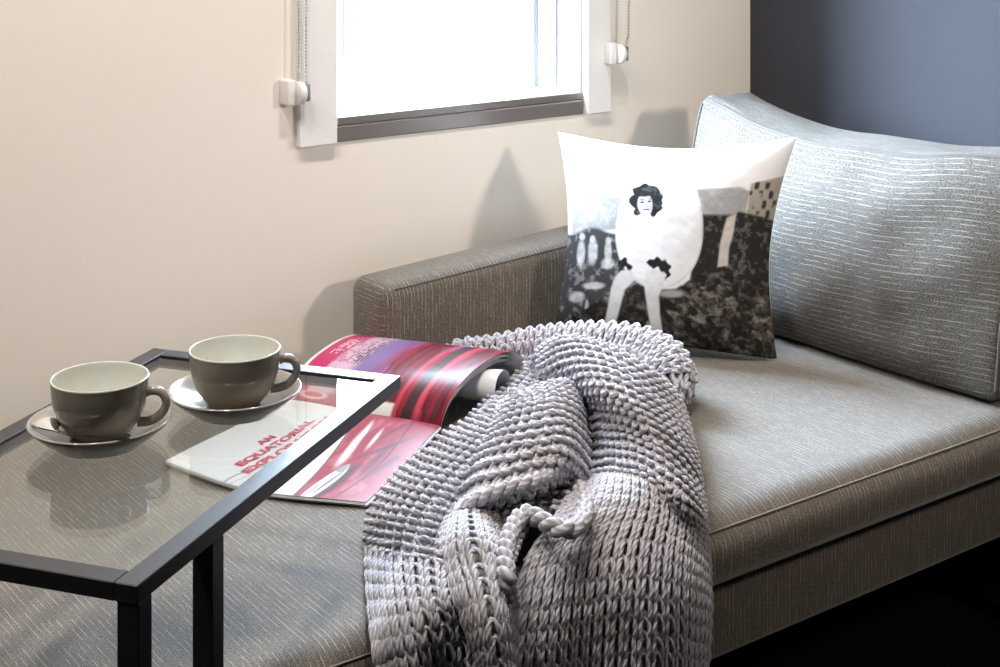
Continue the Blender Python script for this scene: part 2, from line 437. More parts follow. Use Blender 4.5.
# loose back cushion, leaning on the back frame
BW, BH, BD = .705, .362, .20
bc = empty('back_cushion', (1.985, -.517, SEAT))
tag(bc, 'large plump grey ribbed back cushion leaning on the sofa back by the dark wall', 'cushion')
def cushion_pt(x, y, z):
    """box coordinates (x depth -1 front..1, y -1..1, z 0..1) to cushion-local"""
    yy = y * BW / 2; zz = z * BH
    bulge = (1 - y ** 2 * abs(y)) * (1 - (2 * z - 1) ** 4)
    xx = x * BD / 2 * (.62 + .5 * bulge)
    wr = .010 * mnoise.noise(Vector((yy * 7 + zz * 5, zz * 9 - yy * 3, x))) + .006 * mnoise.noise(Vector((yy * 19, zz * 12, 3 + x)))
    if x < 0: xx -= wr * (.4 + .6 * bulge)
    top = .012 * mnoise.noise(Vector((yy * 6, x * 2, 9.)))
    zz += z * (top * .8 + .008 - .032 * (1 - y * y) + .022 * max(0, (y - .3) / .7) ** 2) - .012 * abs(y) ** 3 * (z - .3)
    xx += .13 * zz + .028 * z * z
    return Vector((xx, yy, zz))
bm = bmesh.new(); bmesh.ops.create_cube(bm, size=2)
bmesh.ops.bevel(bm, geom=bm.edges[:], offset=.16, segments=4, affect='EDGES', profile=.5)
for axn, n in ((1, 36), (2, 20), (0, 6)):
    for k in range(1, n):
        no = [0, 0, 0]; no[axn] = 1; co = [0, 0, 0]; co[axn] = -1 + 2 * k / n
        bmesh.ops.bisect_plane(bm, geom=bm.verts[:] + bm.edges[:] + bm.faces[:], plane_co=co, plane_no=no)
def rebox(c):
    # keep the rounding small along the long axes
    def sh(t, s): 
        a = abs(t); e = .84
        return math.copysign((a / e) * (1 - s) if a < e else (1 - s) + (a - e) / (1 - e) * s, t)
    return c.x, sh(c.y, .055), (sh(c.z, .10) + 1) / 2
cuv = []
for v in bm.verts:
    q = rebox(v.co); cuv.append((q[1] * BW / 2, q[2] * BH + q[0] * BD / 2)); v.co = cushion_pt(*q)
me = bm_mesh(bm); uvl = me.uv_layers.new(name='UVMap')
for lp_ in me.loops: uvl.data[lp_.index].uv = cuv[lp_.vertex_index]
body = obj('cushion_body', me, M['fabric_cushion'], bc)
def cush_line(fn, n=50): return np.array([tuple(cushion_pt(*fn(t))) for t in np.linspace(0, 1, n)])
for fn in [lambda t: (-.97, -.985, .04 + .92 * t), lambda t: (-.93, -.95 + 1.9 * t, .985), lambda t: (-.97, .985, .04 + .92 * t)]:
    v, f, u = tube(cush_line(fn), .0028, 6); obj('piping', raw_mesh(v, f, u), M['dark_seam'], bc)

# ------------------------------------------------------------------ printed throw pillow
PC = {'TL': np.array([1.690, -.118, .765]), 'TR': np.array([1.838, -.552, .799]),
      'BL': np.array([1.628, -.185, .436]), 'BR': np.array([1.826, -.520, .432])}
def pillow_print(x, y):
    """x,y: design coordinates, 0..667 across and down"""
    n1 = fbm(x / 60, y / 60, 1); n2 = fbm(x / 14, y / 14, 5); n3 = fbm(x / 30, y / 30, 9)
    c = np.ones(x.shape + (3,)) * np.array([.83, .83, .84])
    g = lambda v: np.array([v, v, v * 1.02])
    # grey roof bands behind
    m = poly(x, y, [(40, 215), (75, 208), (200, 204), (200, 292), (40, 305)], 5); c = mixc(c, m, g(.34)); c = mixc(c, m * sst(n2, .4, .8) * .5, g(.6))
    m = poly(x, y, [(385, 182), (515, 178), (545, 190), (540, 258), (385, 255)], 5); c = mixc(c, m, g(.36)); c = mixc(c, m * sst(n2, .4, .8) * .4, g(.6))
    # tower block at the upper right
    m = poly(x, y, [(545, 168), (600, 158), (640, 150), (640, 330), (545, 330)], 4); c = mixc(c, m, np.array([.42, .37, .31]))
    m2 = m * sst(np.sin(x / 5.2) * np.sin(y / 8.5), -.1, .5) * sst(n3, .3, .5); c = mixc(c, m2, g(.04))
    # dark mid ground both sides
    top = 296 + 8 * np.sin(x / 23)
    md = sst(y, top - 5, top + 6) * (1 - sst(x, 300, 330)); c = mixc(c, md, g(.045))
    c = mixc(c, md * sst(n2, .52, .68) * .55, g(.32))
    mdr = poly(x, y, [(395, 252), (500, 254), (520, 245), (610, 262), (700, 300), (700, 440), (380, 440)], 5)
    c = mixc(c, mdr, g(.02)); c = mixc(c, mdr * sst(n2, .56, .7) * .4, np.array([.25, .22, .19]))
    # pale figures and falls
    for (cx, cy, rx, ry) in [(75, 355, 13, 34), (78, 312, 9, 9), (112, 350, 14, 34), (110, 318, 8, 9), (157, 352, 10, 30), (158, 322, 8, 9), (157, 382, 18, 14),
                             (100, 498, 6, 20), (132, 505, 6, 22), (70, 470, 22, 14), (118, 440, 30, 9)]:
        c = mixc(c, ell(x, y, cx, cy, rx, ry, .35) * (.35 + .6 * n2), g(.72))
    m = poly(x, y, [(484, 262), (512, 250), (508, 300), (496, 342), (494, 388), (462, 392), (468, 330)], 4); c = mixc(c, m * (.7 + .3 * n2), np.array([.70, .66, .60]))
    # rock bank in the foreground
    edge = np.interp(x, [-50, 60, 160, 230, 300, 345, 400, 470, 560, 700], [560, 520, 470, 440, 452, 448, 412, 408, 428, 432]) + 10 * (n2 - .5)
    mr = sst(y, edge - 5, edge + 5)
    rock = .012 + .15 * sst(fbm((x + 40 * n1) / 22, (y - x * .25 + 30 * n3) / 15, 21, 5), .46, .74) * (.25 + sst(n3, .35, .7)) + .05 * sst(n2, .5, .8)
    rockc = rock[..., None] * np.array([1.12, 1., .86])
    c = c * (1 - mr[..., None]) + rockc * mr[..., None]
    c = mixc(c, mr * ell(x, y, 330, 462, 34, 10, .5) * .7, g(.5))
    # the egg body
    ex = (x - 296) / np.where(y < 305, 119 - 6 * sst(305 - y, 0, 200), 119)
    ey = np.where(y < 305, (y - 305) / 215, (y - 305) / 146)
    egg = 1 - sst(np.hypot(ex, ey), .97, 1.02)
    c = mixc(c, egg, g(.80)); c = mixc(c, egg * (1 - sst(np.abs(np.hypot(ex, ey) - .97), .0, .035)) * sst(y, 180, 300) * .35, g(.45))
    c = mixc(c, egg * (1 - sst(np.abs(y - x * -.35 - 358 + 4 * np.sin(x / 9)), 0, 7)) * .05, g(.4))
    # face in the egg, dark wavy hair
    hair = np.zeros(x.shape)
    for (cx, cy, r) in [(258, 205, 33), (240, 192, 20), (272, 190, 22), (232, 212, 19), (284, 212, 17), (226, 222, 12), (238, 240, 14), (284, 236, 14), (294, 222, 9), (252, 181, 14), (280, 248, 9)]:
        hair = np.maximum(hair, ell(x, y, cx + 3 * np.sin(y / 6), cy + 3 * np.sin(x / 7), r, r, .12))
    c = mixc(c, hair, g(.012)); c = mixc(c, hair * sst(n2, .55, .75) * .4, g(.12))
    face = ell(x, y, 254, 226, 19.5, 30, .12, -.12); c = mixc(c, face * (1 - ell(x, y, 250, 190, 24, 15, .2)), g(.62))
    c = mixc(c, face * ell(x, y, 268, 232, 8, 22, .5) * .5, g(.2))
    for (cx, cy, rx, ry, v) in [(246, 220, 5.5, 2.8, .03), (265, 217, 5, 2.8, .03), (246, 213, 7, 1.8, .08), (266, 210, 6, 1.8, .08), (257, 231, 3, 2, .2), (257, 240, 8, 2.4, .05), (257, 243, 5, 1.5, .75)]:
        c = mixc(c, ell(x, y, cx, cy, rx, ry, .3), g(v))
    # legs and frilled garters
    for P in ([(192, 402), (222, 398), (232, 425), (205, 452), (193, 500), (178, 556), (150, 556), (160, 500), (168, 448), (178, 420)],
              [(262, 402), (300, 396), (318, 410), (308, 440), (297, 470), (300, 520), (312, 590), (284, 590), (270, 520), (262, 470), (256, 430)]):
        m = poly(x, y, P, 3.5); c = mixc(c, m, g(.70)); c = mixc(c, m * sst(n2, .5, .8) * .25, g(.5))
    for P in ([(188, 372), (206, 368), (218, 382), (224, 400), (204, 392), (190, 404)],
              [(264, 376), (284, 366), (306, 372), (326, 384), (326, 408), (316, 430), (310, 404), (290, 394), (266, 392)]):
        m = poly(x + 3 * np.sin(y / 3.5), y + 3 * np.sin(x / 3.5), P, 2.5); c = mixc(c, m, g(.012))
    return c
def make_pillow(n=300):
    u = np.linspace(0, 1, n); U, Vv = np.meshgrid(u, u, indexing='ij')      # U across, V down
    a, b = 2 * U - 1, 2 * Vv - 1
    pin = .068
    # pinched sides: edges draw inwards between the corners
    Uc = U + pin * np.sin(np.pi * Vv) * (-a) * np.abs(a) ** 1.5
    Vc = Vv + np.where(b > 0, .012, pin) * np.sin(np.pi * U) * (-b) * np.abs(b) ** 1.5
    base = ((1 - Uc) * (1 - Vc))[..., None] * PC['TL'] + (Uc * (1 - Vc))[..., None] * PC['TR'] + ((1 - Uc) * Vc)[..., None] * PC['BL'] + (Uc * Vc)[..., None] * PC['BR']
    nrm = np.cross(PC['TR'] - PC['TL'], PC['BL'] - PC['TL']); nrm /= np.linalg.norm(nrm)
    if nrm[0] > 0: nrm = -nrm
    th = ((1 - np.abs(a) ** 2.6) * (1 - np.abs(b) ** 2.6)) ** .62
    wr = .0035 * (fbm(U * 5 + Vv * 2, Vv * 4, 31) - .5) * (1 - (a * b) ** 2) + .0018 * (fbm(U * 11 - Vv * 5, Vv * 9, 37) - .5)
    corner = np.abs(a * b) ** 2
    wr += .008 * corner * np.sin((a - b) * 16) * (1 - np.abs(a)) * 6 * (1 - np.abs(b))
    base = base + nrm * (.05 * np.sin(np.pi * U) ** .7 * Vv ** 4)[..., None]
    base[..., 2] = np.maximum(base[..., 2], SEAT + .004)
    F = base + nrm * ((.075 * th + wr * th ** .4)[..., None]) 
    Bk = base - nrm * ((.055 * th)[..., None])
    x = np.interp(U, [0, .1, .25, .5, .75, .9, 1], [22, 74, 161, 312, 469, 566, 632]) + (.5 - Vv) * (6 + 14 * U) - 56 * th - 38 * np.sin(np.pi * U) ** .7 * Vv ** 4
    y = 30 + 15 * U + Vv * (526 + 68 * U) - 6.5 * th
    col = np.ones((n, n, 4)); col[..., :3] = pillow_print(x, y)
    colb = np.ones((n, n, 4)); colb[..., :3] = .8
    V = np.concatenate([F.reshape(-1, 3), Bk.reshape(-1, 3)]); C = np.concatenate([col.reshape(-1, 4), colb.reshape(-1, 4)])
    o = .25 * (PC['TL'] + PC['TR'] + PC['BL'] + PC['BR']); o[2] = SEAT
    F1 = grid_faces(n, n); F2 = grid_faces(n, n, off=n * n, flip=True)
    test = V[F1[len(F1) // 2]]; nn = np.cross(test[1] - test[0], test[2] - test[0])
    if nn @ nrm < 0: F1, F2 = F1[:, ::-1], F2[:, ::-1]
    ob = obj('throw_pillow', raw_mesh(V - o, np.concatenate([F1, F2]), col=C), M['print_cloth']); ob.location = o
    tag(ob, 'square white pillow printed with a black and white egg-bodied woman sitting on rocks', 'pillow')
make_pillow()

# ------------------------------------------------------------------ chunky knitted throw
def spline_surface(net, nu=90, nv=180):
    """Catmull-Rom interpolation of a control net [rows][cols][3]"""
    N = np.asarray(net, float)
    def along(A, n):          # axis 0
        T = np.linspace(0, len(A) - 1, n); i = np.minimum(T.astype(int), len(A) - 2); f = (T - i)[:, None, None]
        p0, p1, p2, p3 = A[np.maximum(i - 1, 0)], A[i], A[i + 1], A[np.minimum(i + 2, len(A) - 1)]
        return .5 * (2 * p1 + (p2 - p0) * f + (2 * p0 - 5 * p1 + 4 * p2 - p3) * f * f + (3 * p1 - p0 - 3 * p2 + p3) * f ** 3)
    R = along(N, nv)                                   # nv x cols
    R = along(R.transpose(1, 0, 2), nu).transpose(1, 0, 2)   # nv x nu
    # even out spacing by mean arc length
    def reparam(A):
        L = np.linalg.norm(np.diff(A, axis=0), axis=2).mean(1); c = np.concatenate([[0], np.cumsum(L)])
        T = np.interp(np.linspace(0, c[-1], len(A)), c, np.arange(len(A))); i = np.minimum(T.astype(int), len(A) - 2); f = (T - i)[:, None, None]
        return A[i] * (1 - f) + A[i + 1] * f, c[-1]
    R, Lv = reparam(R); R2, Lu = reparam(R.transpose(1, 0, 2)); return R2.transpose(1, 0, 2), Lu, Lv
def bil(A, u, v):
    nv, nu = A.shape[:2]; x = np.clip(u, 0, 1) * (nu - 1); y = np.clip(v, 0, 1) * (nv - 1)
    i = np.minimum(x.astype(int), nu - 2); j = np.minimum(y.astype(int), nv - 2); fx = (x - i)[..., None]; fy = (y - j)[..., None]
    return (A[j, i] * (1 - fx) + A[j, i + 1] * fx) * (1 - fy) + (A[j + 1, i] * (1 - fx) + A[j + 1, i + 1] * fx) * fy
CAMP = np.array([0, CAM_Y, CAM_Z])
RNG = np.random.default_rng(7)
def knit(net, W=.0172, R=.0195, r=.0034, flip=None, back=True, k=7, turn=None):
    A, Lu, Lv = spline_surface(net)
    dv, du = np.gradient(A, axis=0), np.gradient(A, axis=1)
    n = np.cross(du, dv); n /= np.linalg.norm(n, axis=2, keepdims=True) + 1e-12
    s = np.sign(((CAMP - A) * n).sum(2).mean()); n *= s
    if flip: n = -n
    ns = max(2, int(round(Lu / W))); nr = max(2, int(round(Lv / R)))
    parts = []; m = 14
    t = np.linspace(0, 2 * np.pi * ns, m * ns + 1)
    for j in range(nr):
        jit = RNG.normal(size=(3, ns + 2)) * .07
        sg = 1. if turn is None else 1 - 2 * float(sst(np.array((j + .5) / nr), *turn))
        tt = t / (2 * np.pi); e = lambda q: np.interp(tt, np.arange(ns + 2) - .5, q)
        u = (tt + ((.72 - .14 * (1 - sg)) * np.sin(2 * t) - .27 * (1 - sg) * np.sin(t)) / (2 * np.pi)) / ns
        v = (j + .5 + ((.74 if turn is None else .74 + .06 * (1 - sg)) + e(jit[0])) * np.cos(t) * 1. + e(jit[1])) / nr
        ok = (v > -.02) & (v < 1.02)
        P = bil(A, u, v); Nn = bil(n, u, v); Nn /= np.linalg.norm(Nn, axis=1, keepdims=True) + 1e-9
        z = .0032 * sg * np.cos(2 * t) + .0012 * e(jit[2]) + .0024 * sg * np.cos(t)
        P = P + Nn * z[:, None]
        V_, F_, U_ = tube(P, r * (1 - .05 * (1 - sg)), k, ref=Nn)
        parts.append((V_, F_, U_ + np.array([RNG.random(), 0])))
    if back:
        gv, gu = np.meshgrid(np.linspace(.03, .97, A.shape[0]), np.linspace(.13, .95, A.shape[1]), indexing='ij')
        Bk = bil(A, gu, gv) - bil(n, gu, gv) * .0115; parts.append((Bk.reshape(-1, 3), grid_faces(*A.shape[:2]), np.zeros((A.shape[0] * A.shape[1], 2))))
    return parts
def net(rows):
    out = []
    for r in rows:
        out.append([ (q if isinstance(q, np.ndarray) else (at(q[0], q[1], SEAT + q[2]) if q[2] < 1 else aty(q[0], q[1], -(q[2] - 1)))) for q in r])
    return out
off = lambda q, dx, dy, dz: at(q[0], q[1], SEAT + q[2]) + np.array([dx, dy, dz])
fr = lambda y: 1 + y           # marks a point on the hanging front at depth -y
parts = []
ridge = [(541, 354, .085), (556, 343, .115), (575, 340, .13), (600, 345, .135), (625, 356, .13), (652, 374, .11), (674, 396, .05), (682, 412, .01)]
main = [
    [off(q, .035, .075, -.8 * q[2]) for q in ridge],
    [off(q, .022, .045, -.22 * q[2]) for q in ridge],
    ridge,
    [(542, 372, .065), (562, 362, .11), (585, 360, .13), (610, 366, .138), (636, 379, .128), (660, 396, .095), (680, 414, .04), (687, 428, .004)],
    [(560, 388, .05), (577, 385, .09), (595, 385, .12), (618, 390, .13), (643, 403, .12), (667, 419, .085), (687, 437, .035), (693, 450, .003)],
    [(585, 412, .045), (597, 406, .08), (613, 408, .105), (632, 414, .11), (654, 427, .10), (676, 443, .07), (693, 465, .028), (698, 478, .002)],
    [(588, 436, .03), (602, 430, .058), (619, 431, .08), (638, 437, .085), (660, 450, .08), (682, 468, .055), (698, 494, .024), (702, 508, .0)],
    [(584, 466, .025), (602, 460, .045), (621, 460, .062), (641, 465, .068), (663, 478, .064), (685, 496, .05), (699, 512, .022), (702, 521, .004)],
    [(560, 512, fr(.88)), (588, 502, fr(.885)), (616, 499, fr(.893)), (640, 503, fr(.90)), (665, 513, fr(.907)), (688, 528, fr(.915)), (703, 545, fr(.915)), (707, 555, fr(.908))],
    [(528, 556, fr(.915)), (562, 550, fr(.922)), (596, 545, fr(.927)), (628, 543, fr(.935)), (658, 548, fr(.937)), (686, 560, fr(.935)), (704, 574, fr(.925)), (708, 582, fr(.905))],
    [(514, 604, fr(.938)), (552, 598, fr(.945)), (588, 592, fr(.945)), (622, 588, fr(.955)), (654, 590, fr(.957)), (684, 596, fr(.948)), (705, 604, fr(.934)), (709, 609, fr(.905))],
    [(506, 655, fr(.948)), (546, 650, fr(.956)), (583, 644, fr(.95)), (618, 640, fr(.958)), (652, 640, fr(.966)), (683, 642, fr(.952)), (703, 646, fr(.938)), (707, 648, fr(.905))],
    [(500, 715, fr(.950)), (542, 708, fr(.958)), (580, 702, fr(.952)), (616, 697, fr(.96)), (650, 695, fr(.968)), (681, 696, fr(.955)), (700, 698, fr(.938)), (704, 700, fr(.905))],
]
parts += knit(net(main), turn=(.61, .66))
left = [
    [(500, 399, .03), (508, 396, .04), (520, 396, .045), (540, 402, .04), (575, 415, .03)],
    [(477, 417, .03), (490, 421, .045), (508, 424, .05), (535, 428, .045), (570, 440, .03)],
    [(448, 433, .022), (468, 440, .045), (492, 447, .05), (525, 455, .04), (560, 465, .03)],
    [(420, 455, .018), (442, 463, .045), (470, 470, .05), (510, 480, .035), (548, 490, .025)],
    [(393, 480, .015), (416, 488, .040), (448, 496, .05), (492, 508, .03), (535, 518, .022)],
    [(371, 513, .010), (396, 519, .038), (430, 526, .05), (475, 538, .03), (522, 545, .02)],
    [(367, 553, .005), (392, 558, .032), (425, 564, .045), (470, 575, .028), (515, 570, .02)],
    [(369, 595, .004), (394, 598, .028), (428, 598, .034), (470, 598, .024), (512, 590, .012)],
    [(373, 640, fr(.905)), (398, 632, fr(.93)), (435, 624, fr(.938)), (478, 617, fr(.926)), (518, 610, fr(.92))],
    [(380, 690, fr(.925)), (407, 680, fr(.945)), (442, 670, fr(.938)), (483, 662, fr(.945)), (520, 655, fr(.935))],
    [(386, 750, fr(.925)), (412, 738, fr(.95)), (446, 726, fr(.94)), (486, 718, fr(.948)), (522, 712, fr(.935))],
]
saddle = [
    [(512, 366, .02), (524, 362, .03), (538, 358, .035), (552, 356, .035)],
    [(508, 380, .022), (524, 376, .032), (540, 374, .035), (556, 374, .03)],
    [(490, 398, .022), (510, 392, .032), (535, 388, .035), (562, 392, .03)],
    [(470, 418, .022), (498, 410, .035), (528, 404, .035), (560, 410, .03)]]
parts += knit(net(saddle), back=False)
parts += knit(net(left), R=.0200, turn=(.68, .73))
lip = [(451, 520, .045), (473, 500, .068), (503, 489, .082), (532, 481, .086), (558, 470, .080), (580, 478, .05)]
hump = [
    [(501, 405, .055), (511, 391, .085), (527, 391, .095), (550, 382, .11), (567, 381, .10), (580, 396, .045)],
    [(500, 414, .06), (514, 404, .10), (533, 401, .118), (555, 396, .125), (572, 400, .105), (583, 414, .045)],
    [(492, 434, .06), (508, 425, .10), (531, 419, .12), (553, 415, .125), (571, 419, .108), (586, 436, .045)],
    [(480, 454, .06), (498, 446, .092), (524, 440, .112), (549, 435, .116), (571, 438, .105), (588, 458, .045)],
    [(467, 477, .055), (486, 467, .085), (514, 461, .10), (543, 454, .104), (568, 456, .096), (589, 480, .042)],
    lip,
    [off(q, .010, .014, -.018) for q in lip],
    [off(q, .03, .045, -.034) for q in lip],
]
parts += knit(net(hump), W=.0180, R=.0235, r=.0038)
# hollow under the lip, its right wall, and the hanging tongue
hollow = [
    [(462, 516, .03), (490, 500, .045), (520, 488, .048), (550, 482, .048), (578, 478, .045), (592, 480, .04)],
    [(462, 530, .03), (492, 512, .035), (522, 500, .04), (552, 496, .045), (580, 494, .055), (594, 498, .04)],
    [(465, 548, .03), (494, 530, .025), (522, 514, .035), (552, 512, .05), (582, 510, .06), (596, 518, .035)],
]
parts += knit(net(hollow))
tongue = [
    [(447, 520, .05), (462, 514, .062), (478, 512, .055), (495, 515, .035)],
    [(442, 543, .045), (462, 536, .075), (484, 538, .07), (503, 545, .035)],
    [(446, 570, .035), (466, 562, .062), (490, 562, .060), (510, 572, .035)],
    [(455, 596, fr(.93)), (474, 590, fr(.965)), (496, 590, fr(.968)), (513, 600, fr(.94))],
    [(468, 630, fr(.945)), (482, 622, fr(.985)), (501, 620, fr(.988)), (514, 628, fr(.95))],
    [(482, 668, fr(.950)), (492, 660, fr(.992)), (505, 658, fr(.992)), (514, 664, fr(.952))],
    [(493, 710, fr(.95)), (499, 704, fr(.992)), (508, 702, fr(.992)), (515, 708, fr(.952))],
]
parts += knit(net(tongue), W=.0172, R=.0200, r=.0036, turn=(-2, -1))
def cord(pts, r=.0062, tw=2):
    P = smooth_path([at(a, b, SEAT + h) if h < 1 else aty(a, b, -(h - 1)) for a, b, h in pts], 130)
    L = np.concatenate([[0], np.cumsum(np.linalg.norm(np.diff(P, axis=0), axis=1))])
    T = np.gradient(P, axis=0); T /= np.linalg.norm(T, axis=1, keepdims=True); B = np.cross(T, [.3, -.5, .8]); B /= np.linalg.norm(B, axis=1, keepdims=True); N = np.cross(B, T)
    for q in range(tw):
        a = L / .030 * 2 * np.pi + q * 2 * np.pi / tw
        parts.append(tube(P + r * .75 * (np.cos(a)[:, None] * B + np.sin(a)[:, None] * N), r, 8))
cord([(513, 606, fr(.95)), (508, 580, .052), (505, 560, .062), (508, 541, .068), (515, 524, .072), (524, 514, .074), (536, 517, .072), (550, 525, .07), (564, 530, .068), (577, 526, .068), (585, 514, .066), (584, 498, .06), (578, 486, .055)])
cord([(452, 522, .05), (466, 507, .064), (486, 496, .077), (508, 488, .085), (532, 481, .089), (556, 470, .083)], .0052)
# rear roll lying against the pillow
pc = [(448, 358, .018, .014), (462, 355, .020, .020), (480, 357, .022, .025), (505, 356, .026, .030), (535, 354, .032, .036), (570, 354, .042, .042), (600, 356, .048, .046), (632, 360, .05, .048), (657, 369, .046, .047), (668, 380, .040, .040), (674, 389, .034, .030)]
ctr = np.array([at(a, b, SEAT + h) for a, b, h, _ in pc]); rad = np.array([q[3] for q in pc])
Td = np.gradient(ctr, axis=0); Td /= np.linalg.norm(Td, axis=1, keepdims=True); Bd = np.cross(Td, [0, 0, 1]); Bd /= np.linalg.norm(Bd, axis=1, keepdims=True); Nd = np.cross(Bd, Td)
roll = []
for ang in np.linspace(-.55, 1.25, 8) * np.pi:
    roll.append([c + r_ * (math.cos(ang) * b + min(1, 1) * math.sin(ang) * n_) for c, r_, b, n_ in zip(ctr, rad, Bd, Nd)])
roll = [[np.array([p[0], p[1], max(p[2], SEAT + .012)]) for p in row] for row in roll]
parts += knit(roll, W=.0178, R=.019, r=.0037)
# gathered end of the roll
endc = ctr[-1]; endrows = []
for q in np.linspace(0, 1, 5):
    rr = rad[-1] * (1 - q * .95); endrows.append([endc + Td[-1] * .022 * math.sin(q * 1.5) + rr * (math.cos(a) * Bd[-1] + math.sin(a) * Nd[-1]) for a in np.linspace(-.6, 1.3, 8) * np.pi])
endrows = [[np.array([p[0], p[1], max(p[2], SEAT + .012)]) for p in row] for row in endrows]
parts += knit(endrows, W=.017, R=.015, r=.0038)
v, f, u = join(parts)
oc = np.array([1.25, -.62, SEAT])
ob = obj('throw_blanket', raw_mesh(v - oc, f, u), M['wool']); ob.location = oc
tag(ob, 'chunky knitted lilac-grey throw rumpled over the seat and hanging down its front', 'blanket')

# ------------------------------------------------------------------ open magazine
mag = empty('open_magazine', (1.0, -.47, SEAT))
tag(mag, 'open glossy magazine with red car photographs, one page curled up beside the throw', 'magazine')
MO = np.array([1.0, -.47, SEAT])
D = np.array([.887, .46, 0]); D /= np.linalg.norm(D); Ev = np.array([.46, -.887, 0]); Ev = Ev - D * (Ev @ D); Ev /= np.linalg.norm(Ev)
O0 = np.array([.837, -.340, SEAT + .0055]); PWd, PHt = .268, .312
def sheet(name, pos, col, mat, parent, thick=.0007, n=(150, 170)):
    a = np.linspace(0, 1, n[0]); b = np.linspace(0, 1, n[1]); A_, B_ = np.meshgrid(a, b, indexing='ij')
    P = pos(A_, B_) - MO
    du, dv = np.gradient(P, axis=0), np.gradient(P, axis=1); nn = np.cross(du, dv); nn /= np.linalg.norm(nn, axis=2, keepdims=True) + 1e-12
    if nn[..., 2].mean() < 0: nn = -nn
    C = np.ones(A_.shape + (4,)); C[..., :3] = col(A_, B_)
    Cb = np.ones_like(C); Cb[..., :3] = .72
    N_ = n[0] * n[1]
    V = np.concatenate([P.reshape(-1, 3), (P - nn * thick).reshape(-1, 3)])
    F1 = grid_faces(*n); F2 = grid_faces(*n, off=N_, flip=True)
    q = V[F1[len(F1) // 2]]
    if np.cross(q[1] - q[0], q[2] - q[0]) @ nn.reshape(-1, 3)[F1[len(F1) // 2][0]] < 0: F1, F2 = F1[:, ::-1], F2[:, ::-1]
    return obj(name, raw_mesh(V, np.concatenate([F1, F2]), col=np.concatenate([C.reshape(-1, 4), Cb.reshape(-1, 4)])), mat, parent)
def skew(a, b):   # the near edge runs a little ahead of square
    return .038 * a * b
RED, DRED, PINK, WHT, BLK = lin(138, 34, 54), lin(92, 26, 40), lin(178, 48, 96), np.array([.66, .66, .67]), np.array([.03, .028, .03])
def left_pos(a, b):
    lift = .0030 * sst(a, .55, 1.) + .0015 * np.sin(a * 6 + b * 3) + .001 * np.sin(b * 9)
    P = O0 + (a * PWd - .030 * np.sin(np.pi * b) * (1 - a) ** 2)[..., None] * D + ((b * PHt - skew(a, b) + .012 * np.sin(a * np.pi) * (1 - b) * .5))[..., None] * Ev
    P[..., 2] += lift; return P
def left_col(a, b):
    x, y = a * PWd * 1000, b * PHt * 1000      # mm
    c = np.ones(a.shape + (3,)) * WHT; n = fbm(x / 40, y / 16, 3)
    # thin grey bonnet lines over white
    l1 = 1 - sst(np.abs(y - (116 + 34 * sst(x, 10, 110) - .04 * x)), .8, 2.6); c = mixc(c, l1 * .8, np.array([.22, .22, .26]))
    l2 = 1 - sst(np.abs(y - (126 + 30 * sst(x, 0, 130) + .05 * x)), .5, 1.8); c = mixc(c, l2 * .6, np.array([.3, .3, .35]))
    # crimson car door across the foot of the page
    e = 221 - .205 * x + 2 * np.sin(x / 40)
    m = sst(y, e - 1.5, e + 1.5)
    c = mixc(c, m, lin(138, 54, 68))
    c = mixc(c, m * sst(n, .5, .72) * .55, lin(176, 104, 116))
    c = mixc(c, (1 - sst(np.abs(y - e), .5, 2.2)), np.array([.1, .08, .09]))
    c = mixc(c, m * (1 - sst(np.abs(y - (270 + 8 * np.sin(x / 70))), .6, 2.)) * .8, DRED * .4)
    for (cx, cy, rx, ry, r, v) in [(150, 212, 48, 6, -.2, .80), (205, 205, 34, 4, -.15, .8), (190, 232, 30, 3.5, -.1, .6)]:
        c = mixc(c, m * ell(x, y, cx, cy, rx, ry, .6, r) * .8, np.array([v, v * .93, v * .96]))
    for (cx, cy, rx, ry, r) in [(130, 266, 60, 5, -.05), (170, 262, 50, 6, .55), (120, 288, 46, 6, .2), (225, 250, 34, 4, .3)]:
        c = mixc(c, m * ell(x, y, cx, cy, rx, ry, .5, r) * .75, np.array([.10, .03, .05]))
    # chrome door handle
    hm = ell(x, y, 42, 238, 67, 13, .06, .0)
    c = mixc(c, ell(x, y, 48, 250, 64, 9, .35, .02) * m * .8, np.array([.06, .02, .03]))
    c = mixc(c, hm, np.array([.05, .05, .06])); c = mixc(c, ell(x, y, 42, 237, 62, 10, .12, .0), np.array([.74, .74, .76]))
    c = mixc(c, ell(x, y, 50, 240, 46, 2., .4, .02), np.array([.10, .10, .11])); c = mixc(c, ell(x, y, 92, 235, 14, 6, .3), np.array([.25, .25, .27])); c = mixc(c, ell(x, y, 20, 233, 30, 2.2, .4), np.array([.3, .3, .32]))
    return c
lp = sheet('left_page', left_pos, left_col, M['print_paper'], mag, n=(200, 230))
# page block below it
bmp = []
def block_pos(k):
    def f(a, b):
        P = left_pos(a, b); P[..., 2] -= .0008 * (k + 1); return P + D * (-.0012 * k) + Ev * (.0015 * k)
    return f
for k in range(3): sheet('page', block_pos(k), lambda a, b: np.ones(a.shape + (3,)) * .75, M['print_paper'], mag, n=(24, 24))
sheet('cover', lambda a, b: block_pos(3)(a, b), lambda a, b: np.ones(a.shape + (3,)) * BLK, M['print_paper'], mag, n=(24, 24))

